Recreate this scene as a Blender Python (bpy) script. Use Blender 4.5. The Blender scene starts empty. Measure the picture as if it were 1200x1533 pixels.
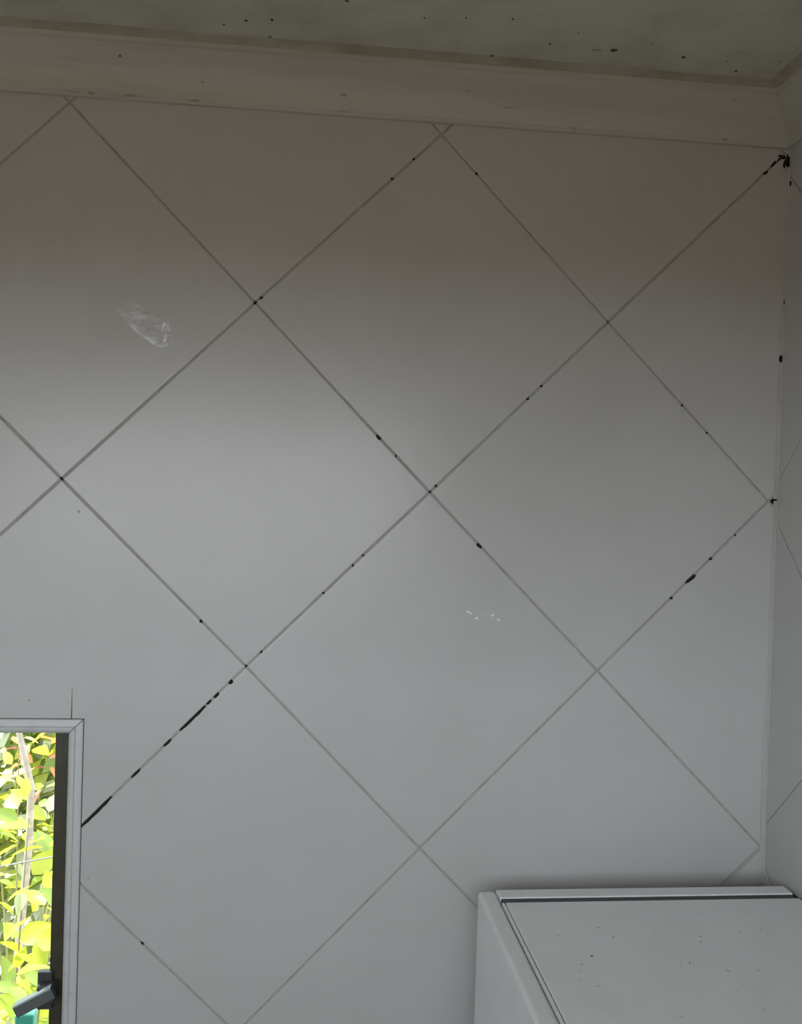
import bpy, bmesh, math, random
from mathutils import Vector, Matrix

# ------------------------------------------------------------------ frame of reference
# u, v, w are counted in half tile diagonals: u to the right along the tiled wall, v up, w into the wall
S = 0.2121            # half the diagonal of a 30 cm tile, in metres
Z0 = 1.71             # height of the lattice origin above the floor
CU, CV, CW = 2.025, 2.315, 0.0     # right wall, ceiling, tiled wall
def P(u, v, w=0.0): return Vector((S*u, S*w, Z0 + S*v))
sc = bpy.context.scene
col = sc.collection

# ------------------------------------------------------------------ camera
R = ((0.99387885, -0.030939, -0.10605471), (0.02905391, 0.999392, -0.01927417), (0.10658656, 0.01607489, 0.99417348))
cd = bpy.data.cameras.new('camera'); cam = bpy.data.objects.new('camera', cd); col.objects.link(cam)
cd.sensor_fit = 'HORIZONTAL'; cd.sensor_width = 36; cd.lens = 36*1420/1200; cd.clip_start = 0.01
def axis(r): return Vector((r[0], r[2], -r[1]))
right, down, fwd = axis(R[0]), axis(R[1]), axis(R[2])
m = Matrix((right, -down, -fwd)).transposed().to_4x4()
m.translation = P(-0.7232, -0.0380, -5.2437)
cam.matrix_world = m
sc.camera = cam

# ------------------------------------------------------------------ sky, sun, exposure
SKY = 1.0; SUN = 3.4
world = bpy.data.worlds.new('sky'); sc.world = world; world.use_nodes = True
bg = world.node_tree.nodes['Background']; bg.inputs['Color'].default_value = (0.86, 0.93, 1.0, 1); bg.inputs['Strength'].default_value = SKY
sd = bpy.data.lights.new('sun', 'SUN'); sd.energy = SUN; sd.angle = 0.01; sd.color = (1, 0.94, 0.82)
sun = bpy.data.objects.new('sun', sd); col.objects.link(sun)
sun.rotation_euler = Vector((0.50, -0.22, -0.85)).to_track_quat('-Z', 'Y').to_euler()
sc.view_settings.view_transform = 'Standard'; sc.view_settings.look = 'None'
sc.view_settings.gamma = 1; sc.view_settings.use_curve_mapping = False
sc.view_settings.exposure = 2.74
sc.cycles.use_denoising = True
sc.cycles.max_bounces = 10; sc.cycles.diffuse_bounces = 6; sc.cycles.transparent_max_bounces = 12
def portal(name, loc, rot, sx, sy):
    d = bpy.data.lights.new(name, 'AREA'); d.shape = 'RECTANGLE'; d.size = sx; d.size_y = sy; d.cycles.is_portal = True
    o = bpy.data.objects.new(name, d); col.objects.link(o); o.location = loc; o.rotation_euler = rot
# room: X -1.35..RX, Y RY0..0, floor 0, ceiling ZC
RX, ZC, LX, FY = S*CU, Z0 + S*CV, -1.35, -1.45
DX0, DX1, DZ0, DZ1 = -1.05, 0.17, 1.40, 1.91         # unseen open window, added behind the camera to shape the wall's light
WU0, WU1, WV0, WV1 = -5.15, -1.845, -4.60, -1.289  # window opening (outside of its trim)
portal('added_rear_window_daylight', ((DX0+DX1)/2, FY-0.10, (DZ0+DZ1)/2), (math.pi/2, 0, 0), DX1-DX0, DZ1-DZ0)
portal('window_daylight', P((WU0+WU1)/2, (WV0+WV1)/2, 0.5), (-math.pi/2, 0, 0), S*(WU1-WU0), S*(WV1-WV0))

# ------------------------------------------------------------------ helpers
def tag(o, label=None, cat=None, group=None, kind=None):
    if label: o['label'] = label
    if cat: o['category'] = cat
    if group: o['group'] = group
    if kind: o['kind'] = kind
    return o
def empty(name, loc=(0, 0, 0)):
    o = bpy.data.objects.new(name, None); col.objects.link(o); o.location = loc; o.empty_display_size = 0.05
    return o
def link(name, me, mat=None, parent=None):
    o = bpy.data.objects.new(name, me); col.objects.link(o)
    if mat and not me.materials: me.materials.append(mat)
    if parent:
        o.parent = parent
        bpy.context.view_layer.update() if False else None
        o.matrix_parent_inverse = Matrix.Translation(-Vector(parent.location))
    return o
def pydata(name, vs, fs, mat=None, parent=None, smooth=False):
    me = bpy.data.meshes.new(name); me.from_pydata([tuple(v) for v in vs], [], fs); me.update()
    bm = bmesh.new(); bm.from_mesh(me); bmesh.ops.recalc_face_normals(bm, faces=bm.faces); bm.to_mesh(me); bm.free()
    if smooth:
        for p in me.polygons: p.use_smooth = True
    return link(name, me, mat, parent)
def boxes(name, bs, mat=None, parent=None, bevel=0, seg=2):
    bm = bmesh.new()
    for (a, b) in bs:
        r = bmesh.ops.create_cube(bm, size=1)
        c = (Vector(a)+Vector(b))/2; d = Vector(b)-Vector(a)
        bmesh.ops.scale(bm, vec=[abs(x) for x in d], verts=r['verts']); bmesh.ops.translate(bm, vec=c, verts=r['verts'])
    if bevel: bmesh.ops.bevel(bm, geom=bm.edges[:], offset=bevel, segments=seg, affect='EDGES', profile=0.5)
    me = bpy.data.meshes.new(name); bm.to_mesh(me); bm.free()
    return link(name, me, mat, parent)
def box(name, a, b, mat=None, parent=None, bevel=0, seg=2): return boxes(name, [(a, b)], mat, parent, bevel, seg)
def tube(pts, rad, n=6):
    vs, fs = [], []
    for i, p in enumerate(pts):
        p = Vector(p); t = (Vector(pts[min(i+1, len(pts)-1)]) - Vector(pts[max(i-1, 0)])).normalized()
        a = t.orthogonal().normalized() if abs(t.z) > .9 else t.cross(Vector((0, 0, 1))).normalized(); b = t.cross(a)
        r = rad[i] if isinstance(rad, (list, tuple)) else rad
        for k in range(n):
            an = 2*math.pi*k/n; vs.append(p + a*math.cos(an)*r + b*math.sin(an)*r)
    for i in range(len(pts)-1):
        for k in range(n):
            fs.append((i*n+k, i*n+(k+1) % n, (i+1)*n+(k+1) % n, (i+1)*n+k))
    fs.append(tuple(range(n))[::-1]); fs.append(tuple((len(pts)-1)*n+k for k in range(n)))
    return vs, fs

# ------------------------------------------------------------------ materials
def mat(name, color, rough=0.5, spec=0.5, metal=0.0, noise=None, bump=None, coat=0.0, stretch=None):
    """noise = (scale, second colour, low, high); bump = (scale, strength, distance)"""
    M = bpy.data.materials.new(name); M.use_nodes = True
    nt = M.node_tree; b = nt.nodes['Principled BSDF']
    b.inputs['Base Color'].default_value = (*color, 1); b.inputs['Roughness'].default_value = rough
    b.inputs['Specular IOR Level'].default_value = spec; b.inputs['Metallic'].default_value = metal
    b.inputs['Coat Weight'].default_value = coat; b.inputs['Coat Roughness'].default_value = 0.08
    if noise or bump:
        tc = nt.nodes.new('ShaderNodeNewGeometry'); src = tc.outputs['Position']
        if stretch:
            mp = nt.nodes.new('ShaderNodeMapping'); mp.inputs['Scale'].default_value = stretch
            nt.links.new(src, mp.inputs['Vector']); src = mp.outputs['Vector']
    if noise:
        n = nt.nodes.new('ShaderNodeTexNoise'); n.inputs['Scale'].default_value = noise[0]; n.inputs['Detail'].default_value = 6
        n.inputs['Roughness'].default_value = 0.65
        nt.links.new(src, n.inputs['Vector'])
        r = nt.nodes.new('ShaderNodeValToRGB'); r.color_ramp.elements[0].position = noise[2]; r.color_ramp.elements[1].position = noise[3]
        r.color_ramp.elements[0].color = (*color, 1); r.color_ramp.elements[1].color = (*noise[1], 1)
        nt.links.new(n.outputs['Fac'], r.inputs['Fac']); nt.links.new(r.outputs['Color'], b.inputs['Base Color'])
    if bump:
        n2 = nt.nodes.new('ShaderNodeTexNoise'); n2.inputs['Scale'].default_value = bump[0]; n2.inputs['Detail'].default_value = 3
        nt.links.new(src, n2.inputs['Vector'])
        bp = nt.nodes.new('ShaderNodeBump'); bp.inputs['Strength'].default_value = bump[1]; bp.inputs['Distance'].default_value = bump[2]
        nt.links.new(n2.outputs['Fac'], bp.inputs['Height']); nt.links.new(bp.outputs['Normal'], b.inputs['Normal'])
    return M
def leaf_mat(name, color, trans):
    M = bpy.data.materials.new(name); M.use_nodes = True; nt = M.node_tree; b = nt.nodes['Principled BSDF']
    b.inputs['Roughness'].default_value = 0.45; b.inputs['Base Color'].default_value = (*color, 1); b.inputs['Specular IOR Level'].default_value = 0.6
    t = nt.nodes.new('ShaderNodeBsdfTranslucent'); t.inputs['Color'].default_value = (*trans, 1)
    x = nt.nodes.new('ShaderNodeMixShader'); x.inputs['Fac'].default_value = 0.5
    nt.links.new(b.outputs[0], x.inputs[1]); nt.links.new(t.outputs[0], x.inputs[2])
    nt.links.new(x.outputs[0], nt.nodes['Material Output'].inputs['Surface'])
    return M
M_TILE = mat('glazed_white_tile', (0.56, 0.555, 0.545), 0.28, 0.5, noise=(7, (0.53, 0.525, 0.505), 0.40, 0.75), bump=(9, 0.05, 0.01))
M_GROUT = mat('grey_grout', (0.42, 0.415, 0.395), 0.9, 0.2, noise=(60, (0.29, 0.28, 0.255), 0.45, 0.8), bump=(900, 0.4, 0.001))
M_VOID = mat('black_joint_shade_bed', (0.012, 0.011, 0.010), 0.95, 0.1)  # wall bed blackened to paint in the depth shade of open joints
M_PLASTER = mat('grey_plaster', (0.42, 0.41, 0.38), 0.9, 0.2, noise=(12, (0.36, 0.35, 0.32), 0.3, 0.8))
M_PAINT = mat('white_wall_paint', (0.72, 0.72, 0.70), 0.7, 0.3, noise=(12, (0.66, 0.66, 0.63), 0.3, 0.8))
M_CEIL = mat('aged_ceiling_paint', (0.62, 0.62, 0.56), 0.75, 0.3, noise=(9, (0.47, 0.45, 0.39), 0.42, 0.75), bump=(160, 0.25, 0.002))
M_COVE = mat('cove_gloss_paint', (0.54, 0.535, 0.49), 0.5, 0.4, noise=(6, (0.45, 0.43, 0.38), 0.45, 0.72), bump=(30, 0.25, 0.003), stretch=(0.35, 3, 4))
M_BROWN = mat('brown_stained_filler', (0.34, 0.30, 0.235), 0.8, 0.2, noise=(22, (0.50, 0.475, 0.41), 0.35, 0.7), bump=(120, 0.4, 0.002), stretch=(0.5, 1, 1))
M_MOULD_SHADE = mat('black_mould_and_gap_shade', (0.03, 0.028, 0.02), 0.9, 0.1)  # mould spots, and the painted shade in open joints
M_MOULD2 = mat('olive_mould', (0.13, 0.12, 0.085), 0.9, 0.1)
M_DUST = mat('grey_grime', (0.46, 0.45, 0.42), 0.8, 0.2)
M_CAULK = mat('white_sealant', (0.50, 0.495, 0.475), 0.5, 0.4, noise=(60, (0.42, 0.41, 0.38), 0.45, 0.8))
M_TRIM = mat('white_plastic_trim', (0.62, 0.62, 0.615), 0.28, 0.5, noise=(55, (0.50, 0.50, 0.49), 0.55, 0.8))
M_FRAME = mat('dark_olive_metal', (0.055, 0.047, 0.030), 0.45, 0.5, noise=(30, (0.075, 0.07, 0.045), 0.4, 0.8))
M_HANDLE = mat('grey_green_metal', (0.22, 0.25, 0.24), 0.35, 0.6, metal=0.6)
M_HANDLE_DARK = mat('dark_grey_plastic', (0.06, 0.065, 0.065), 0.5)
M_CAB = mat('white_enamel', (0.90, 0.905, 0.91), 0.35, 0.5, noise=(14, (0.85, 0.855, 0.86), 0.4, 0.8), bump=(260, 0.12, 0.001))
M_TOP = mat('speckled_white_panel', (0.91, 0.92, 0.925), 0.26, 0.9, noise=(10, (0.83, 0.84, 0.84), 0.4, 0.75), bump=(500, 0.15, 0.0006))
M_GAP = mat('black_plinth_and_gap_shade', (0.01, 0.01, 0.01), 0.8, 0.2)  # plinth and carcass black, also the painted shade beside the cabinet
def smear_mat(name, lo, hi, a0, a1, rough):
    M = mat(name, (0.88, 0.90, 0.93), rough, 0.8); nt = M.node_tree; b = nt.nodes['Principled BSDF']
    g = nt.nodes.new('ShaderNodeNewGeometry'); mp = nt.nodes.new('ShaderNodeMapping'); mp.inputs['Rotation'].default_value = (0, 0.7, 0); mp.inputs['Scale'].default_value = (40, 1, 110)
    n = nt.nodes.new('ShaderNodeTexNoise'); n.inputs['Scale'].default_value = 1.0; n.inputs['Detail'].default_value = 5
    r = nt.nodes.new('ShaderNodeMapRange'); r.inputs['From Min'].default_value = lo; r.inputs['From Max'].default_value = hi; r.inputs['To Min'].default_value = a0; r.inputs['To Max'].default_value = a1
    nt.links.new(g.outputs['Position'], mp.inputs['Vector']); nt.links.new(mp.outputs['Vector'], n.inputs['Vector']); nt.links.new(n.outputs['Fac'], r.inputs['Value']); nt.links.new(r.outputs['Result'], b.inputs['Alpha'])
    return M
M_GAP_BAR = mat('dark_grey_gap_bar', (0.10, 0.10, 0.10), 0.7, 0.2)
M_SMEAR = smear_mat('dried_glue_film', 0.35, 0.62, 0.15, 0.72, 0.25)
M_FAINT = smear_mat('thin_glue_film', 0.40, 0.70, 0.0, 0.22, 0.25)
M_LUMP = mat('dried_glue_lump', (0.90, 0.91, 0.93), 0.07, 1.0, coat=1.0)
M_FLOOR = mat('brown_floor_vinyl', (0.30, 0.22, 0.15), 0.5, 0.4, noise=(8, (0.22, 0.16, 0.10), 0.4, 0.7))
M_GROUND = mat('dry_pale_soil', (0.50, 0.46, 0.39), 0.95, 0.1, noise=(6, (0.36, 0.34, 0.22), 0.45, 0.6))
M_LAWN = mat('bare_brown_earth', (0.13, 0.095, 0.065), 0.95, 0.1, noise=(6, (0.09, 0.065, 0.045), 0.4, 0.6))
M_BARK = mat('pale_bark', (0.34, 0.30, 0.27), 0.9, 0.2, noise=(40, (0.20, 0.17, 0.14), 0.4, 0.7))
M_TWIG = mat('green_twig', (0.17, 0.17, 0.07), 0.8, 0.2)
M_TEAL = mat('teal_plastic', (0.025, 0.20, 0.155), 0.4, 0.5)
M_WIRE = mat('grey_wire', (0.16, 0.17, 0.17), 0.5, 0.4)

# ------------------------------------------------------------------ glazed tiles
TG = 0.0048           # half width of a joint, in u units
TH = 0.007            # tile thickness, m
def clip(poly, n, d):     # keep n.p <= d
    out = []
    for i in range(len(poly)):
        a, b = poly[i], poly[(i+1) % len(poly)]
        da, db = n[0]*a[0]+n[1]*a[1]-d, n[0]*b[0]+n[1]*b[1]-d
        if da <= 0: out.append(a)
        if da*db < 0:
            t = da/(da-db); out.append((a[0]+(b[0]-a[0])*t, a[1]+(b[1]-a[1])*t))
    return out
def inset(poly, e):        # poly counter-clockwise, convex
    res = []
    n = len(poly)
    for i in range(n):
        p0, p1, p2 = Vector(poly[i-1]), Vector(poly[i]), Vector(poly[(i+1) % n])
        d1 = (p1-p0).normalized(); d2 = (p2-p1).normalized()
        n1 = Vector((-d1.y, d1.x)); n2 = Vector((-d2.y, d2.x))
        k = 1 + n1.dot(n2)
        if k < 0.2: return None
        q = p1 + (n1+n2)*(e/k); res.append((q.x, q.y))
    return res
def area(poly): return 0.5*sum(poly[i][0]*poly[(i+1) % len(poly)][1]-poly[(i+1) % len(poly)][0]*poly[i][1] for i in range(len(poly)))
def dedupe(poly):
    out = []
    for p in poly:
        if not out or math.hypot(p[0]-out[-1][0], p[1]-out[-1][1]) > 1e-4: out.append(p)
    while len(out) > 1 and math.hypot(out[0][0]-out[-1][0], out[0][1]-out[-1][1]) < 1e-4: out.pop()
    return out
def tile_mesh(poly, to_world, normal, tilt):
    """bevelled tile: polygon in wall units, its glazed face towards normal"""
    prof = [(0.0, -TH), (0.0, -0.0013), (0.0012, -0.0006), (0.0036, -0.0001), (0.0075, 0.0)]
    vs, fs, n = [], [], len(poly)
    for (e, h) in prof:
        q = inset(poly, e) if e else poly
        for (a, b) in q: vs.append(to_world(a, b) + normal*(h + tilt[0]*(a-poly[0][0]) + tilt[1]*(b-poly[0][1])))
    for k in range(len(prof)-1):
        for i in range(n):
            j = (i+1) % n; fs.append((k*n+i, k*n+j, (k+1)*n+j, (k+1)*n+i))
    fs.append(tuple((len(prof)-1)*n+i for i in range(n))); fs.append(tuple(range(n))[::-1])
    return vs, fs
# corners of the tiles as they were laid (a little off the ideal grid)
VERT = {(0, 0): (-0.003, -0.008), (-1, 1): (-0.994, 0.995), (1, 1): (0.986, 0.989), (-1, -1): (-0.989, -0.995), (1, -1): (0.993, -0.995),
        (0, -2): (0.003, -2.006), (-2, 0): (-1.992, 0.001), (2, 0): (1.979, 0.003), (-2, 2): (-2.0, 2.004), (0, 2): (0.001, 1.977),
        (2, 2): (2.002, 2.008), (2, -2): (2.008, -2.016), (-1, -3): (-0.985, -3.025), (-2, -2): (-2.0, -2.03)}
def vtx(i, j): return VERT.get((i, j), (i, j))
rnd = random.Random(4)
VB = -Z0/S            # floor level in v
HIDE = 2.14           # tiles run up behind the cove

def solid_difference(o, a, b):
    """cut a box out of a tile"""
    c = box('cutter', a, b)
    md = o.modifiers.new('cut', 'BOOLEAN'); md.object = c; md.operation = 'DIFFERENCE'; md.solver = 'EXACT'
    dg = bpy.context.evaluated_depsgraph_get(); dg.update()
    me = bpy.data.meshes.new_from_object(o.evaluated_get(dg))
    o.modifiers.clear(); o.data = me
    bpy.data.objects.remove(c)
    return len(me.polygons)

# back wall: masonry with a hole for the window
wall_back = boxes('wall_back', [
    ((LX, TH, 0), (S*WU0, 0.13, ZC)), ((S*WU1, TH, 0), (RX+0.12, 0.13, ZC)),
    ((S*WU0, TH, 0), (S*WU1, 0.13, Z0+S*WV0)), ((S*WU0, TH, Z0+S*WV1), (S*WU1, 0.13, ZC))], M_VOID)
tag(wall_back, 'white glazed wall tiles laid as diamonds around the window', kind='structure')
GAPW = 0.0035
ulo = LX/S
for i in range(-8, 4):
    for j in range(-10, 4):
        if (i+j) % 2 == 0: continue            # (i, j) is the centre of a tile
        poly = [vtx(i, j-1), vtx(i+1, j), vtx(i, j+1), vtx(i-1, j)]
        c = (sum(p[0] for p in poly)/4, sum(p[1] for p in poly)/4)
        poly = inset(poly, TG)
        for n_, d_ in (((1, 0), CU-0.012), ((-1, 0), -ulo), ((0, 1), HIDE), ((0, -1), -VB)): poly = clip(poly, n_, d_) if poly else poly
        poly = dedupe(poly) if poly else poly
        if not poly or len(poly) < 3 or area(poly) < 0.0015: continue
        us = [p[0] for p in poly]; vs_ = [p[1] for p in poly]
        if min(us) > WU0 and max(us) < WU1 and min(vs_) > WV0 and max(vs_) < WV1: continue
        tilt = (rnd.uniform(-1, 1)*0.00022, rnd.uniform(-1, 1)*0.00022)
        vv, ff = tile_mesh(poly, lambda a, b: P(a, b), Vector((0, -1, 0)), tilt)
        o = pydata('tile', vv, ff, M_TILE, wall_back)
        if max(us) > WU0 and min(us) < WU1 and max(vs_) > WV0 and min(vs_) < WV1:
            if solid_difference(o, P(WU0-GAPW, WV0-GAPW, -1), P(WU1+GAPW, WV1+GAPW, 1)) == 0: bpy.data.objects.remove(o)

# grout: one strip for each edge between two tile corners, broken where it has fallen out
GAPS = [(-1.846, -1.876, -1.688, -1.711), (-1.588, -1.606, -1.54, -1.562), (-1.415, -1.434, -1.38, -1.397), (-1.332, -1.35, -1.199, -1.214),
        (-1.192, -1.206, -1.171, -1.18), (-1.154, -1.169, -1.129, -1.143), (-1.076, -1.092, -1.055, -1.073), (-0.312, 0.297, -0.289, 0.272),
        (0.27, -0.288, 0.298, -0.314), (1.497, -0.484, 1.556, -0.437), (1.881, 1.881, 1.901, 1.902), (1.916, 1.926, 1.947, 1.962), (1.954, 1.971, 2.029, 2.041)]
HOLES = [(-0.2, 0.186, 0.0058), (0.537, 0.535, 0.0077), (0.612, 0.61, 0.0077), (0.029, 0.03, 0.0077), (-0.366, -0.368, 0.0058), (-0.419, -0.428, 0.0058),
         (-0.577, -0.583, 0.0077), (-0.908, -0.913, 0.0077), (1.644, -0.342, 0.0096), (1.417, -0.574, 0.0077), (1.784, -0.2, 0.0058), (1.436, 0.534, 0.0077),
         (1.589, 0.383, 0.0058), (0.203, 1.773, 0.0096), (-0.151, 1.83, 0.0077), (-0.27, 1.716, 0.0058), (-1.24, -0.753, 0.0077), (-1.504, -2.513, 0.0077),
         (-0.962, 1.022, 0.0077)]
CORNER_HOLES = {(-1, 1): 0.012, (1, 1): 0.010, (0, 0): 0.009, (-2, 0): 0.010, (-1, -1): 0.007}
def grout_strip(a, b, cuts, to_world, normal, parent, w=TG+0.0015):
    """strip from a to b in wall units with gaps given as (t0, t1)"""
    a = Vector(a); b = Vector(b); L = (b-a).length; d = (b-a)/L; n = Vector((-d.y, d.x))
    iv = [(0.0, L)]
    for (c0, c1) in cuts:
        nx = []
        for (s, e) in iv:
            if c1 <= s or c0 >= e: nx.append((s, e)); continue
            if c0 > s: nx.append((s, c0))
            if c1 < e: nx.append((c1, e))
        iv = nx
    vs, fs = [], []
    for (s, e) in iv:
        if e-s < 0.004: continue
        k = max(2, int((e-s)/0.05)+1); base = len(vs)
        for q in range(k):
            t = s+(e-s)*q/(k-1); end = q in (0, k-1)
            for sg in (-1, 1):
                tt = t + (rnd.uniform(-1, 1)*0.006 if end and 0 < t < L else 0)
                p = a + d*tt + n*w*sg
                h = -0.0009 + rnd.uniform(-1, 1)*0.00025
                vs.append(to_world(p.x, p.y)+normal*h); vs.append(to_world(p.x, p.y)+normal*(-TH))
        for q in range(k-1):
            o = base+q*4
            fs += [(o, o+4, o+6, o+2), (o, o+1, o+5, o+4), (o+2, o+6, o+7, o+3)]
        o = base; fs.append((o, o+2, o+3, o+1)); o = base+(k-1)*4; fs.append((o, o+1, o+3, o+2))
    if vs: return pydata('grout_joint', vs, fs, M_GROUT, parent)
def outside_cuts(a, b, test, n=400):
    a = Vector(a); b = Vector(b); L = (b-a).length; cuts = []; st = None
    for k in range(n+1):
        p = a+(b-a)*k/n
        if test(p.x, p.y):
            if st is None: st = k
        elif st is not None: cuts.append(((st-1)*L/n, k*L/n)); st = None
    if st is not None: cuts.append(((st-1)*L/n, L+1))
    return cuts
def off_back(u, v): return u > CU-0.012 or u < ulo or v > HIDE or v < VB or (WU0-GAPW < u < WU1+GAPW and WV0-GAPW < v < WV1+GAPW)
for i in range(-8, 3):
    for j in range(-10, 4):
        if (i+j) % 2: continue
        for di, dj in ((1, 1), (1, -1)):
            a, b = vtx(i, j), vtx(i+di, j+dj)
            cuts = outside_cuts(a, b, off_back)
            A = Vector(a); D = Vector(b)-A; L = D.length; D = D/L
            def near(x, y):
                r = Vector((x, y))-A; t = r.dot(D); return t, (r-D*t).length
            for g in GAPS:
                (t0, d0), (t1, d1) = near(g[0], g[1]), near(g[2], g[3])
                if max(d0, d1) < 0.035 and t1 > 0 and t0 < L: cuts.append((min(t0, t1), max(t0, t1)))
            for h in HOLES:
                t, d0 = near(h[0], h[1])
                if d0 < 0.02 and 0 < t < L: cuts.append((t-h[2], t+h[2]))
            if (i, j) in CORNER_HOLES: cuts.append((-1, CORNER_HOLES[(i, j)]))
            if (i+di, j+dj) in CORNER_HOLES: cuts.append((L-CORNER_HOLES[(i+di, j+dj)], L+1))
            grout_strip(a, b, cuts, lambda x, y: P(x, y), Vector((0, -1, 0)), wall_back)
# saw cut that overran above the window corner
pydata('saw_cut', [P(-1.910, -1.115, -0.0008), P(-1.9085, -1.115, -0.0008), P(-1.9065, -1.22, -0.0014), P(-1.9065, -1.287, -0.0016), P(-1.9125, -1.287, -0.0016), P(-1.9105, -1.22, -0.0014),
                   P(-1.910, -1.115, 0.004), P(-1.9085, -1.115, 0.004), P(-1.9065, -1.22, 0.004), P(-1.9065, -1.287, 0.004), P(-1.9125, -1.287, 0.004), P(-1.9105, -1.22, 0.004)],
       [(0, 1, 2, 3, 4, 5), (6, 7, 8, 9, 10, 11), (0, 1, 7, 6), (1, 2, 8, 7), (2, 3, 9, 8), (3, 4, 10, 9), (4, 5, 11, 10), (5, 0, 6, 11)], M_MOULD2, wall_back)

# right wall
wall_right = box('wall_right', (RX+TH, FY, 0), (RX+0.12, TH, ZC), M_VOID)
tag(wall_right, 'white glazed wall tiles on the wall beside the cabinet', kind='structure')
A0 = 0.11
def PR(a, b): return Vector((RX, -S*(a-A0), Z0+S*b))     # a counts towards the room from behind the corner
amax = A0 - FY/S
for i in range(-1, 12):
    for j in range(-10, 4):
        if (i+j) % 2 == 0: continue
        poly = inset([(i, j-1), (i+1, j), (i, j+1), (i-1, j)], TG)
        for n_, d_ in (((-1, 0), -(A0+0.004)), ((1, 0), amax), ((0, 1), HIDE), ((0, -1), -VB)): poly = clip(poly, n_, d_) if poly else poly
        poly = dedupe(poly) if poly else poly
        if not poly or len(poly) < 3 or area(poly) < 0.004: continue
        vv, ff = tile_mesh(poly, PR, Vector((-1, 0, 0)), (rnd.uniform(-1, 1)*0.0002, rnd.uniform(-1, 1)*0.0002))
        pydata('tile', vv, ff, M_TILE, wall_right)
for i in range(-1, 12):
    for j in range(-10, 4):
        if (i+j) % 2: continue
        for di, dj in ((1, 1), (1, -1)):
            cuts = outside_cuts((i, j), (i+di, j+dj), lambda a, b: a < A0+0.004 or a > amax or b > HIDE or b < VB)
            grout_strip((i, j), (i+di, j+dj), cuts, PR, Vector((-1, 0, 0)), wall_right)

# sealant in the corner between the two tiled walls, broken in places
CORNER_GAPS = [(1.93, 1.99), (0.81, 0.845), (0.005, 0.015)]
bounds = [VB] + [x for g in sorted(CORNER_GAPS) for x in g] + [2.03]
vs, fs = [], []
for s, e in zip(bounds[0::2], bounds[1::2]):
    k = max(2, int((e-s)/0.12)); base = len(vs)
    for q in range(k):
        v = s+(e-s)*q/(k-1); w_ = 0.013+rnd.uniform(-1, 1)*0.004
        vs += [P(CU-w_-0.006, v, 0.002), P(CU-w_, v, -0.006), P(CU-w_*0.45, v, -w_*0.55), P(CU-0.004, v, -w_), P(CU+0.002, v, -w_-0.004), P(CU+0.004, v, 0.02)]
    for q in range(k-1):
        for r in range(6): fs.append((base+q*6+r, base+q*6+(r+1) % 6, base+(q+1)*6+(r+1) % 6, base+(q+1)*6+r))
    fs.append(tuple(base+r for r in range(6))); fs.append(tuple(base+(k-1)*6+r for r in range(6)))
o = pydata('trim_1', vs, fs, M_CAULK, None, smooth=False)
tag(o, 'white sealant bead down the corner of the two tiled walls', kind='structure')

# the rest of the room
box_w = lambda n, a, b, mt: tag(box(n, a, b, mt), kind='structure')
box_w('floor', (LX-0.12, FY-0.12, -0.08), (RX+0.12, 0.13, 0.0), M_FLOOR)
box_w('wall_left', (LX-0.12, FY-0.12, 0), (LX, 0.13, ZC), M_PAINT)
wall_front = boxes('wall_front', [((LX, FY-0.12, 0), (DX0, FY, ZC)), ((DX1, FY-0.12, 0), (RX+0.12, FY, ZC)), ((DX0, FY-0.12, DZ1), (DX1, FY, ZC))]
                   + ([((DX0, FY-0.12, 0), (DX1, FY, DZ0))] if DZ0 > 0 else []), M_PLASTER)
tag(wall_front, kind='structure')
ceiling = box('ceiling', (LX-0.12, FY-0.12, ZC), (RX+0.12, 0.13, ZC+0.1), M_CEIL)
tag(ceiling, 'grey painted ceiling with flaking spots and mould', kind='structure')

# cove moulding: back run and right run, mitred in the corner
def cove_profile():      # (out from the wall, v)
    pr = [(0.0, 2.032), (0.030, 2.030), (0.036, 2.036), (0.037, 2.056), (0.046, 2.068)]
    for k in range(1, 8):
        t = k/8; pr.append((0.046+0.125*t + 0.012*math.sin(t*math.pi)*-1, 2.068+0.192*t + 0.010*math.sin(t*math.pi)))
    pr += [(0.171, 2.262), (0.186, 2.268), (0.190, 2.290), (0.190, CV), (0.0, CV)]
    return pr
prof = cove_profile(); n = len(prof)
vs = [P(ulo, v, -o_) for o_, v in prof] + [P(CU-o_, v, -o_) for o_, v in prof]
fs = [(k, (k+1) % n, n+(k+1) % n, n+k) for k in range(n)] + [tuple(range(n)), tuple(range(n, 2*n))]
o = pydata('trim_2', vs, fs, M_COVE); tag(o, 'painted cove moulding along the top of the window wall', kind='structure')
cove_back = o
wf = FY/S
vs = [P(CU-o_, v, -o_) for o_, v in prof] + [P(CU-o_, v, wf) for o_, v in prof]
o = pydata('trim_3', vs, fs, M_COVE); tag(o, 'painted cove moulding along the wall beside the cabinet', kind='structure')
cove_right = o
# brown stained filler between cove and ceiling
def filler(path, parent, seed):
    rr = random.Random(seed); vs, fs = [], []
    for q, (p, nrm) in enumerate(path):
        wd = 0.050+rr.uniform(-1, 1)*0.010
        base = P(*p); nr = Vector(nrm)
        prf = [(-0.01, -0.022), (0.006, -0.026), (wd*0.5, -0.012), (wd, -0.0015), (wd, 0.01), (-0.01, 0.01)]
        vs += [base + nr*S*a + Vector((0, 0, S*b)) for a, b in prf]
    for q in range(len(path)-1):
        for r in range(6): fs.append((q*6+r, q*6+(r+1) % 6, (q+1)*6+(r+1) % 6, (q+1)*6+r))
    fs += [tuple(range(6)), tuple(len(vs)-6+r for r in range(6))]
    pydata('filler_bead', vs, fs, M_BROWN, parent)
N = 40
filler([((ulo+(CU-0.19-ulo)*k/N, CV, -0.19), (0, -1, 0)) for k in range(N+1)], cove_back, 3)
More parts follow.
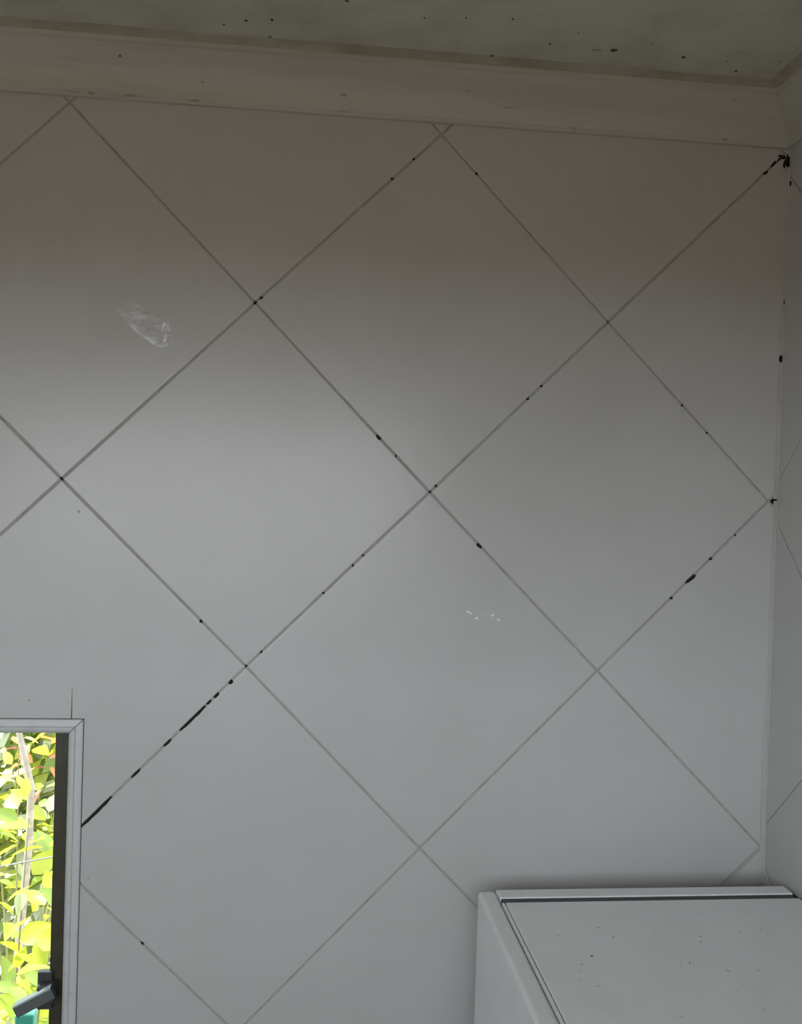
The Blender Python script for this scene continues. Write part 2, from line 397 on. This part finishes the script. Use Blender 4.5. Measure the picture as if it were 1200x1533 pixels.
filler([((CU-0.19, CV, -0.19+(wf+0.19)*k/N), (-1, 0, 0)) for k in range(N+1)], cove_right, 5)

# flakes, mould spots (small raised specks)
def speck(parent, c, ax, ay, nrm, rx, ry, h, mt, seed, name='mould_spot'):
    rr = random.Random(seed); k = 9; vs = [c + nrm*h]; c = Vector(c)
    for q in range(k):
        an = 2*math.pi*q/k; f = rr.uniform(0.55, 1.15)
        vs.append(c + ax*math.cos(an)*rx*f + ay*math.sin(an)*ry*f + nrm*h*0.6)
    for q in range(k): vs.append(vs[1+q] - nrm*h*0.62)
    fs = [(0, 1+q, 1+(q+1) % k) for q in range(k)] + [(1+q, 1+k+q, 1+k+(q+1) % k, 1+(q+1) % k) for q in range(k)]
    pydata(name, vs, fs, mt, parent)
X_, Y_, Z_ = Vector((1, 0, 0)), Vector((0, 1, 0)), Vector((0, 0, 1))
cs = [(-1.059, -0.406, .010, .010, 0), (-0.929, -0.435, .010, .012, 0), (-0.568, -0.676, .012, .012, 1), (-1.172, -0.346, .010, .010, 1), (0.83, -0.412, .030, .022, 1),
      (0.744, -0.404, .034, .010, 2), (1.21, -0.402, .016, .016, 1), (0.489, -0.427, .011, .012, 1), (0.244, -0.641, .008, .010, 1), (0.017, -0.616, .006, .009, 1),
      (-0.183, -0.582, .006, .009, 1), (1.0, -0.52, .006, .01, 2), (1.45, -0.40, .008, .010, 2), (1.725, -0.446, .010, .016, 2), (1.55, -0.30, .012, .012, 1), (0.217, -0.262, .012, .012, 1), (-0.942, -0.275, .010, .010, 1), (0.6, -0.56, .006, .008, 2)]
for q, (u, w, rx, ry, kd) in enumerate(cs):
    dz = CV-0.008 if w > -0.30 else CV
    speck(ceiling, P(u, dz, w), X_, Y_, -Z_, S*rx*.85, S*ry*.85, 0.0008, [M_MOULD_SHADE, M_MOULD2, M_BROWN][kd], q)
# patches of flaking on the cove's lower lip and a few spots on its face
for q, (u, rx) in enumerate([(-1.98, .05), (-1.88, .035), (-1.76, .035), (-1.68, .04), (-1.62, .02), (-1.34, .03), (0.74, .02), (1.62, .015), (-0.55, .03)]):
    speck(cove_back, P(u, 2.047, -0.0365), X_, Z_, Vector((0, -1, 0)), S*rx, S*0.008, 0.0006, M_BROWN if q % 2 else M_DUST, 30+q, 'flaked_paint')
for q, (u, t, rx) in enumerate([(-1.72, .72, .009), (0.12, .55, .014), (0.36, .25, .03), (-0.55, .25, .02), (1.62, .8, .02), (-1.3, .3, .012)]):
    nn = Vector((0, -0.84, -0.54)); al = Vector((0, -0.54, 0.84))
    speck(cove_back, P(u, 2.068+0.192*t+0.010*math.sin(t*math.pi), -(0.046+0.125*t-0.012*math.sin(t*math.pi))), X_, al, nn, S*rx, S*0.008, 0.0008, M_BROWN if q else M_MOULD2, 50+q)
# mould in the upper corner and along the corner joint
for q, (u, v, rx, rz) in enumerate([(1.985, 1.985, .022, .012), (2.012, 1.975, .010, .035), (1.998, 1.945, .010, .03), (1.968, 1.99, .016, .008)]):
    speck(wall_back, P(u, v, -0.003), X_, Z_, -Y_, S*rx, S*rz, 0.0012, M_MOULD_SHADE, 60+q)
for q, (w, v, rw, rz) in enumerate([(-0.035, 1.83, .010, .018), (-0.012, 1.15, .006, .014), (-0.006, 0.83, .008, .03)]):
    speck(wall_right, Vector((RX-0.0006, S*w, Z0+S*v)), Y_, Z_, -X_, S*rw, S*rz, 0.0008, M_MOULD_SHADE, 70+q)
# black strips painting in the shade of open joints and chipped edges
def joint_gap_shade(u0, v0, u1, v1, wd, seed):
    rr = random.Random(seed); a, b = P(u0, v0, -0.0001), P(u1, v1, -0.0001); ax = (b-a); L = ax.length; ax.normalize(); ay = ax.cross(Y_)
    k = max(4, int(L/0.004)); top, bot = [], []
    for q in range(k+1):
        t = q/k; f = min(1, 0.25+4*t, 0.25+4*(1-t)); p = a+(b-a)*t
        top.append(p+ay*S*wd*f*rr.uniform(.8, 1.1)); bot.append(p-ay*S*wd*f*rr.uniform(.8, 1.1))
    ringp = top+bot[::-1]; n_ = len(ringp)
    vs = [p-Y_*0.0004 for p in ringp]+[p+Y_*0.0006 for p in ringp]
    fs = [(q, q+1, n_-2-q, n_-1-q) for q in range(k)] + [(q, (q+1) % n_, n_+(q+1) % n_, n_+q) for q in range(n_)]
    pydata('joint_gap_shade', vs, fs, M_MOULD_SHADE, wall_back)
for q, g in enumerate(GAPS[:-1]): joint_gap_shade(*g, (0.0095 if q == 0 else 0.0095 if q == 9 else 0.007), 200+q)
for q, (u, v, r) in enumerate(HOLES):
    sg = 1 if any(abs((u-v)-k) < 0.03 for k in (-4, -2, 0, 2, 4)) else -1
    joint_gap_shade(u-r*.6, v-sg*r*.6, u+r*.6, v+sg*r*.6, 0.0058, 250+q)
# specks on tiles
for q, (u, v, rx, rz) in enumerate([(-1.80, -2.155, .005, .005), (-2.13, -1.19, .010, .005), (-0.80, 0.76, .012, .010), (-1.90, -0.17, .008, .012)]):
    speck(wall_back, P(u, v, -0.0002), X_, Z_, -Y_, S*rx, S*rz, 0.0003, M_DUST if q > 1 else M_BROWN, 80+q)

# ------------------------------------------------------------------ dried glue smears on two tiles
def smear(name, label, pts, lumps, seed, film=M_SMEAR):
    rr = random.Random(seed); c = P(*pts[0]); g = empty(name, c)
    def sheet(nm, poly, h, mt=M_SMEAR):
        k = len(poly); cx = sum(p[0] for p in poly)/k; cz = sum(p[1] for p in poly)/k
        vs = [P(cx, cz, -h/S)]; fs = []
        rings = [(0.35, 1.0), (0.7, 0.9), (0.92, 0.6), (1.0, 0.0)]
        for (r, hh) in rings:
            for p in poly:
                vs.append(P(cx+(p[0]-cx)*r, cz+(p[1]-cz)*r, -h*hh*(rr.uniform(0.5, 1.2) if mt is not M_LUMP else 1.0)/S - 0.0001))
        for q in range(k): fs.append((0, 1+q, 1+(q+1) % k))
        for a in range(len(rings)-1):
            for q in range(k): fs.append((1+a*k+q, 1+(a+1)*k+q, 1+(a+1)*k+(q+1) % k, 1+a*k+(q+1) % k))
        return pydata(nm, vs, fs, mt, g, smooth=True)
    sheet('glue_film', pts, 0.0003, film)
    for (u, v, ru, rv, an, h) in lumps:
        poly = []
        for q in range(10):
            t = 2*math.pi*q/10; f = rr.uniform(0.75, 1.15)
            x, y = math.cos(t)*ru*f, math.sin(t)*rv*f
            poly.append((u+x*math.cos(an)-y*math.sin(an), v+x*math.sin(an)+y*math.cos(an)))
        sheet('glue_lump', poly, 0.30*min(ru, rv)*S if h > .0013 else 0.0003, M_LUMP if h > .0013 else M_SMEAR)
    tag(g, label, 'stain')
smear('glue_smear', 'whitish dried glue smear with glossy lumps on a wall tile above the window',
      [(-1.73, 0.905), (-1.69, 0.955), (-1.65, 0.965), (-1.60, 0.94), (-1.54, 0.90), (-1.49, 0.875), (-1.45, 0.87), (-1.44, 0.81), (-1.45, 0.74), (-1.49, 0.725), (-1.53, 0.74), (-1.57, 0.77), (-1.62, 0.80), (-1.66, 0.84), (-1.69, 0.88)],
      [(-1.478, 0.85, .009, .018, -.5, .0022), (-1.470, 0.78, .009, .028, -.25, .0022), (-1.483, 0.825, .006, .007, 0, .0015), (-1.56, 0.79, .05, .006, -.7, .0012),
       (-1.62, 0.90, .05, .03, -.6, .001)], 2)
smear('glue_smear', 'tiny glossy glue drips on the tile above and beside the cabinet',
      [(0.22, -0.665), (0.27, -0.655), (0.33, -0.66), (0.39, -0.67), (0.45, -0.68), (0.455, -0.72), (0.38, -0.725), (0.30, -0.72), (0.24, -0.69)],
      [(0.235, -0.672, .012, .006, -.5, .0016), (0.25, -0.680, .008, .005, .3, .0016), (0.285, -0.708, .011, .008, .3, .002), (0.375, -0.69, .009, .007, .6, .0018),
       (0.41, -0.715, .016, .006, -.4, .0016), (0.27, -0.53, .012, .005, -.4, .0012), (0.355, -0.535, .014, .004, 0, .001), (0.42, -0.56, .012, .006, -.3, .0012)], 7, M_FAINT)

# ------------------------------------------------------------------ window
win = empty('window_1', P(WU1, WV0, 0)); tag(win, 'window with white plastic tile trim and dark metal sash', 'window', kind='structure')
TW = 0.079
def trim_profile():      # (in from the outer edge, out of the wall): rounded plastic corner bead
    pr = [(0.0, 0.006), (0.0, -0.008), (0.005, -0.013), (0.036, -0.015), (0.040, -0.022), (0.044, -0.025)]
    for k in range(1, 7):
        a = k/6*math.pi/2; pr.append((0.044+0.035*math.sin(a), -0.025+0.045*(1-math.cos(a))))
    pr += [(TW, 0.16), (0.0, 0.16)]
    return pr
tp = trim_profile(); n = len(tp)
cor = [(WU0, WV0, 1, 1), (WU1, WV0, -1, 1), (WU1, WV1, -1, -1), (WU0, WV1, 1, -1)]
MI = 0.0022
for k in range(4):
    a, b = cor[k], cor[(k+1) % 4]
    horizontal = abs(a[1]-b[1]) < 1e-6
    vs = []
    for c, sg in ((a, 1), (b, -1)):
        for (s_, w_) in tp:
            u, v = c[0]+c[2]*s_, c[1]+c[3]*s_
            if horizontal: u += MI*c[2]
            else: v += MI*c[3]
            vs.append(P(u, v, w_))
    fs = [(q, (q+1) % n, n+(q+1) % n, n+q) for q in range(n)] + [tuple(range(n)), tuple(range(n, 2*n))]
    pydata('tile_trim', vs, fs, M_TRIM, win)
# reveal lining, fixed frame, sash, glass
for a, b in ((P(WU0, WV0, 0.161), P(WU1, WV0+0.09, 0.239)), (P(WU0, WV1-0.04, 0.161), P(WU1, WV1, 0.239)), (P(WU0, WV0+0.09, 0.161), P(WU0+0.08, WV1-0.04, 0.239)), (P(WU1-0.08, WV0+0.09, 0.161), P(WU1, WV1-0.04, 0.239))):
    box('reveal_lining', a, b, M_TRIM, win)
def ring(name, u0, v0, u1, v1, t, w0, w1, mt, parent, th=0.05):
    bs = [(P(u0, v0, w0), P(u0+t, v1, w1)), (P(u1-t, v0, w0), P(u1, v1, w1)), (P(u0+t, v0, w0), P(u1-t, v0+t, w1)), (P(u0+t, v1-th, w0), P(u1-t, v1, w1))]
    return [box(name, a, b, mt, parent, 0.0012, 1) for a, b in bs]
ring('frame_bar', WU0, WV0, WU1, WV1, 0.145, 0.24, 0.50, M_FRAME, win)
sash = empty('sash', P(WU1, WV0, 0.2)); sash.parent = win; sash.matrix_parent_inverse = Matrix.Translation(-Vector(win.location))
def sub(o):            # put a mesh in world coordinates under the sash
    o.parent = sash; o.matrix_parent_inverse = (Matrix.Translation(win.location) @ win.matrix_world.inverted() @ Matrix.Translation(sash.location)).inverted() if False else Matrix.Translation(-Vector(sash.location))
    return o
M_GLASS = bpy.data.materials.new('window_glass'); M_GLASS.use_nodes = True; nt = M_GLASS.node_tree
tr = nt.nodes.new('ShaderNodeBsdfTransparent'); tr.inputs['Color'].default_value = (0.96, 0.98, 0.97, 1)
gl = nt.nodes.new('ShaderNodeBsdfGlossy'); gl.inputs['Roughness'].default_value = 0.02
fr = nt.nodes.new('ShaderNodeFresnel'); fr.inputs['IOR'].default_value = 1.45
mx = nt.nodes.new('ShaderNodeMixShader'); nt.links.new(fr.outputs[0], mx.inputs[0]); nt.links.new(tr.outputs[0], mx.inputs[1]); nt.links.new(gl.outputs[0], mx.inputs[2])
nt.links.new(mx.outputs[0], nt.nodes['Material Output'].inputs['Surface'])
SU0, SU1, SV0, SV1, ST = WU0+0.10, WU1-0.10, WV0+0.10, WV1-0.03, 0.093
for o in ring('stile', SU0, SV0, SU1, SV1, ST, 0.20, 0.40, M_FRAME, None): sub(o)
sub(box('glass_pane', P(SU0+ST*0.8, SV0+ST*0.8, 0.30), P(SU1-ST*0.8, SV1-ST*0.8, 0.32), M_GLASS))
# handle: base plate, spindle and angled lever
HB = (SU1-ST*0.5, -2.84)
sub(box('handle_plate', P(-2.094, -2.955, 0.165), P(-2.015, -2.745, 0.205), M_HANDLE_DARK, None, 0.001))
sub(box('handle_boss', P(-2.080, -2.880, 0.085), P(-1.985, -2.790, 0.17), M_HANDLE_DARK, None, 0.002))
lev = boxes('handle_lever', [((-0.0225, -0.007, -0.0070), (0.0225, 0.007, 0.0070))], M_HANDLE, None, 0.0012, 2)
lev.data.transform(Matrix.Translation(P(-2.080, -2.846, 0.06)) @ Matrix.Rotation(math.radians(-25), 4, 'Y') @ Matrix.Rotation(math.radians(8), 4, 'Z'))
sub(lev)

# ------------------------------------------------------------------ cabinet in the corner
CT = -2.12; CB = (0 - Z0)/S; W0, W1 = -0.31, -2.75; CL, CR = 0.278, 2.0
cab = empty('cabinet', P((CL+CR)/2, CB, (W0+W1)/2))
tag(cab, 'white cabinet with inset speckled top standing in the tiled corner', 'cabinet')
box('side_panel', P(CL, CB, W1), P(CL+0.094, CT, W0), M_CAB, cab, 0.0045, 4)
box('side_panel', P(CR-0.06, CB, W1), P(CR-0.020, CT-0.14, W0-0.16), M_CAB, cab, 0.002, 2)
box('back_panel', P(CL+0.100, CB+0.2, W0-0.100), P(CR-0.012, CT+0.005, W0), M_CAB, cab, 0.0010, 2)
box('back_gap_bar', P(CL+0.105, CT-0.08, W0-0.142), P(CR-0.02, CT-0.001, W0-0.1005), M_GAP_BAR, cab, 0.0006, 1)  # dark grey bar filling the gap along the back panel
box('top_panel', P(CL+0.120, CT-0.10, W1), P(CR, CT-0.002, W0-0.1425), M_TOP, cab, 0.0012, 2)
box('top_seal', P(CL+0.100, CT-0.12, W1), P(CL+0.1145, CT-0.004, W0-0.1425), M_CAB, cab, 0.0005, 1)
box('door', P(CL+0.02, CB+0.3, W1-0.22), P(CR-0.03, CT-0.02, W1-0.012), M_CAB, cab, 0.006, 3)
box('side_gap_shade', P(CR+0.001, CT-0.05, W1), P(CU-0.003, CT-0.022, W0-0.02), M_GAP, cab)  # black strip standing in for the shade between cabinet and wall
box('plinth', P(CL+0.12, CB, W1+0.1), P(CR-0.08, CB+0.28, W0-0.13), M_GAP, cab)
box('inner_carcass', P(CL+0.10, CB+0.28, W1+0.01), P(CR-0.07, CT-0.125, W0-0.15), M_GAP, cab)
rs = random.Random(9)
for q in range(22):
    u = 0.55+rs.random()*1.2; w = -0.75-rs.random()*1.0
    speck(cab, P(u, CT-0.002, w), X_, Y_, Z_, S*rs.uniform(.003, .009), S*rs.uniform(.003, .009), 0.0003, M_DUST if q % 6 else M_MOULD2, 100+q, 'dirt_speck')

# ------------------------------------------------------------------ garden seen through the window
GZ = -0.25
ground = box('ground', (-9, 0.14, GZ-0.1), (7, 14, GZ), M_GROUND); tag(ground, 'pale dry garden soil outside the window', 'ground', kind='structure')
gr2 = box('ground', (-30, -40, GZ-0.1), (30, FY-0.13, GZ), M_LAWN); tag(gr2, 'bare brown earth behind the house', 'ground', kind='structure')
LM = [leaf_mat('yellow_green_leaf', (0.30, 0.33, 0.04), (0.42, 0.46, 0.03)), leaf_mat('fresh_green_leaf', (0.16, 0.23, 0.04), (0.26, 0.36, 0.04)),
      leaf_mat('pale_green_leaf', (0.40, 0.43, 0.30), (0.32, 0.36, 0.16)), leaf_mat('orange_leaf', (0.42, 0.16, 0.06), (0.45, 0.16, 0.04)), leaf_mat('red_brown_leaf', (0.22, 0.08, 0.05), (0.25, 0.07, 0.03))]
def leaf_mesh(name, mt, wid):
    prf = [(0.0, 0.03), (0.14, 0.62), (0.36, 1.0), (0.62, 0.80), (0.84, 0.38), (1.0, 0.0)]
    vs, fs = [], []
    for q, (t, wd) in enumerate(prf):
        droop = -0.16*t*t
        vs += [(-wd*wid, t, 0.10*wd+droop), (0, t, droop), (wd*wid, t, 0.10*wd+droop)]
    for q in range(len(prf)-1):
        a = q*3; fs += [(a, a+1, a+4, a+3), (a+1, a+2, a+5, a+4)]
    me = bpy.data.meshes.new(name); me.from_pydata(vs, [], fs); me.materials.append(mt)
    for p in me.polygons: p.use_smooth = True
    return me
LEAF = [[leaf_mesh('leaf', mt, wd) for wd in (0.26, 0.34)] for mt in LM]
def shrub(name, label, base, height, spread, nb, nleaf, size, mix, seed, bark=M_TWIG, low=0.15, group=None, toward=None):
    rr = random.Random(seed); base = Vector(base); g = empty(name, base)
    tips = []
    for q in range(nb):
        an = 2*math.pi*(q+rr.random()*0.7)/nb; out = spread*rr.uniform(0.35, 1.0); hh = height*rr.uniform(0.72, 1.0)
        end = base + Vector((math.cos(an)*out, math.sin(an)*out, hh)); mid = base + Vector((math.cos(an)*out*0.35, math.sin(an)*out*0.35, hh*0.55))
        pts = [base + Vector((rr.uniform(-.02, .02), rr.uniform(-.02, .02), 0)), mid, end]
        crv = [pts[0]*(1-t)**2 + pts[1]*2*t*(1-t) + pts[2]*t*t for t in [k/6 for k in range(7)]]
        vs, fs = tube(crv, [0.0042*(1-0.7*k/6) for k in range(7)], 5)
        pydata('stem', vs, fs, bark, g)
        tips.append(crv)
    for q in range(nleaf):
        crv = rr.choice(tips); t = (low+(1-low)*rr.random())*6; k = min(5, int(t)); p = crv[k].lerp(crv[k+1], t-k)
        d = Vector((rr.gauss(0, 1), rr.gauss(0, 1), rr.gauss(0.1, 0.7))).normalized()
        p = p + d*rr.random()*size*2.2
        kd = rr.choices(range(5), mix(p))[0]
        o = bpy.data.objects.new('leaf', rr.choice(LEAF[kd])); col.objects.link(o); o.parent = g
        s = size*rr.uniform(0.7, 1.25)
        rot = d.to_track_quat('Y', 'Z').to_matrix().to_4x4() @ Matrix.Rotation(rr.uniform(-.9, .9), 4, 'Y')
        o.matrix_basis = Matrix.Translation(p-base) @ rot @ Matrix.Scale(s, 4)
    tag(g, label, 'shrub', group)
    return g
shrub('leafy_shrub', 'yellow-green leafy shrub just outside the window', (-0.78, 1.08, GZ), 1.30, 0.28, 8, 300, 0.066, lambda p: (6, 3, 1.2, .1, 0), 21, low=0.5)
shrub('leafy_shrub', 'shrub with orange and pale leaves behind the yellow-green shrub', (-1.00, 1.95, GZ), 1.62, 0.45, 7, 300, 0.052, lambda p: (2, .6, 3, 3.6, 1.4) if p.z > .7 else (4, 3, 2, .3, .1), 22, low=0.5)
shrub('leafy_shrub', 'tall pale green shrub beside the orange-leaved shrub', (-1.85, 1.55, GZ), 1.5, 0.42, 9, 240, 0.085, lambda p: (4, 3, 2, .2, .1), 23)
shrub('leafy_shrub', 'low fresh green shrub close to the house wall', (0.20, 1.35, GZ), 1.0, 0.42, 9, 220, 0.08, lambda p: (4, 4, 1, .1, 0), 24)
# dense hedge behind
def hedge(name, label, x0, x1, y0, y1, h, nleaf, seed):
    rr = random.Random(seed); vs, fs = [], []
    g = empty(name, ((x0+x1)/2, (y0+y1)/2, GZ))
    for kd in range(3):
        vs, fs = [], []
        for q in range(nleaf//3):
            p = Vector((rr.uniform(x0, x1), rr.uniform(y0, y1), GZ+h*rr.random()**0.8)); s = rr.uniform(.05, .10)
            d = Vector((rr.gauss(0, 1), rr.gauss(0, 1), rr.gauss(0, .8))).normalized(); a = d.orthogonal().normalized(); b = d.cross(a)
            k = len(vs); vs += [p, p+a*s*.5+b*s*.28, p+a*s, p+a*s*.5-b*s*.28+d*s*.1]; fs.append((k, k+1, k+2, k+3))
        o = pydata('foliage', vs, fs, LM[[0, 1, 2][kd]], g); o['kind'] = 'stuff'
    for q in range(5):
        x = x0+(x1-x0)*(q+.5)/5; y = (y0+y1)/2
        vs, fs = tube([(x, y, GZ), (x+rr.uniform(-.1, .1), y, GZ+h*.5), (x+rr.uniform(-.2, .2), y, GZ+h*.95)], [.02, .014, .006]); pydata('stem', vs, fs, M_BARK, g)
    tag(g, label, 'hedge')
hedge('hedge', 'dense sunlit hedge behind the shrubs', -3.4, 1.0, 2.5, 3.4, 1.75, 34000, 31)
# pale leaning trunk, bare twig, wire, teal garden chair
vs, fs = tube([P(-4.45, -9.2, 7.6), P(-4.02, -4.6, 7.2), P(-3.96, -3.80, 7.0), P(-4.13, -3.10, 7.0), P(-4.2, -1.8, 7.1)], [.013, .010, .009, .008, .004], 8)
o = pydata('sapling_trunk', vs, fs, M_BARK, None, True); tag(o, 'pale bare sapling trunk leaning among the shrubs', 'tree')
vs, fs = tube([P(-8.6, -4.5, 4.1), P(-5.0, -3.95, 4.05), P(-3.43, -3.645, 4.0), P(-2.9, -3.55, 4.0), P(2.0, -2.6, 4.0)], 0.0014, 6)
wire = empty('clothes_line', P(-3.3, GZ/S, 4.0)); tag(wire, 'thin grey wire stretched in front of the shrubs', 'wire')
pydata('line', vs, fs, M_WIRE, wire)
for (u, v) in ((-8.6, -4.5), (2.0, -2.6)):
    x = S*u; pz = Z0+S*v
    vs, fs = tube([(x, S*4.05, GZ), (x, S*4.05, pz+0.03)], 0.015, 8); pydata('post', vs, fs, M_BARK, wire)
ch = empty('garden_chair', (-0.60, 0.52, GZ)); tag(ch, 'teal plastic garden chair with slatted back under the window', 'chair')
cx, cy = -0.60, 0.52
for dx in (-.2, .2):
    for dy in (-.18, .2):
        vs, fs = tube([(cx+dx*1.1, cy+dy*1.1, GZ), (cx+dx, cy+dy, GZ+0.40)], [.016, .02], 8); pydata('leg', vs, fs, M_TEAL, ch)
box('seat', (cx-.23, cy-.22, GZ+.40), (cx+.23, cy+.22, GZ+.43), M_TEAL, ch, .008)
for q in range(6):
    x = cx-.19+.076*q; box('slat', (x-.018, cy+.19, GZ+.43), (x+.018, cy+.215, GZ+.96), M_TEAL, ch, .004)
box('top_rail', (cx-.23, cy+.185, GZ+.70), (cx+.23, cy+.189, GZ+.75), M_TEAL, ch, .01)
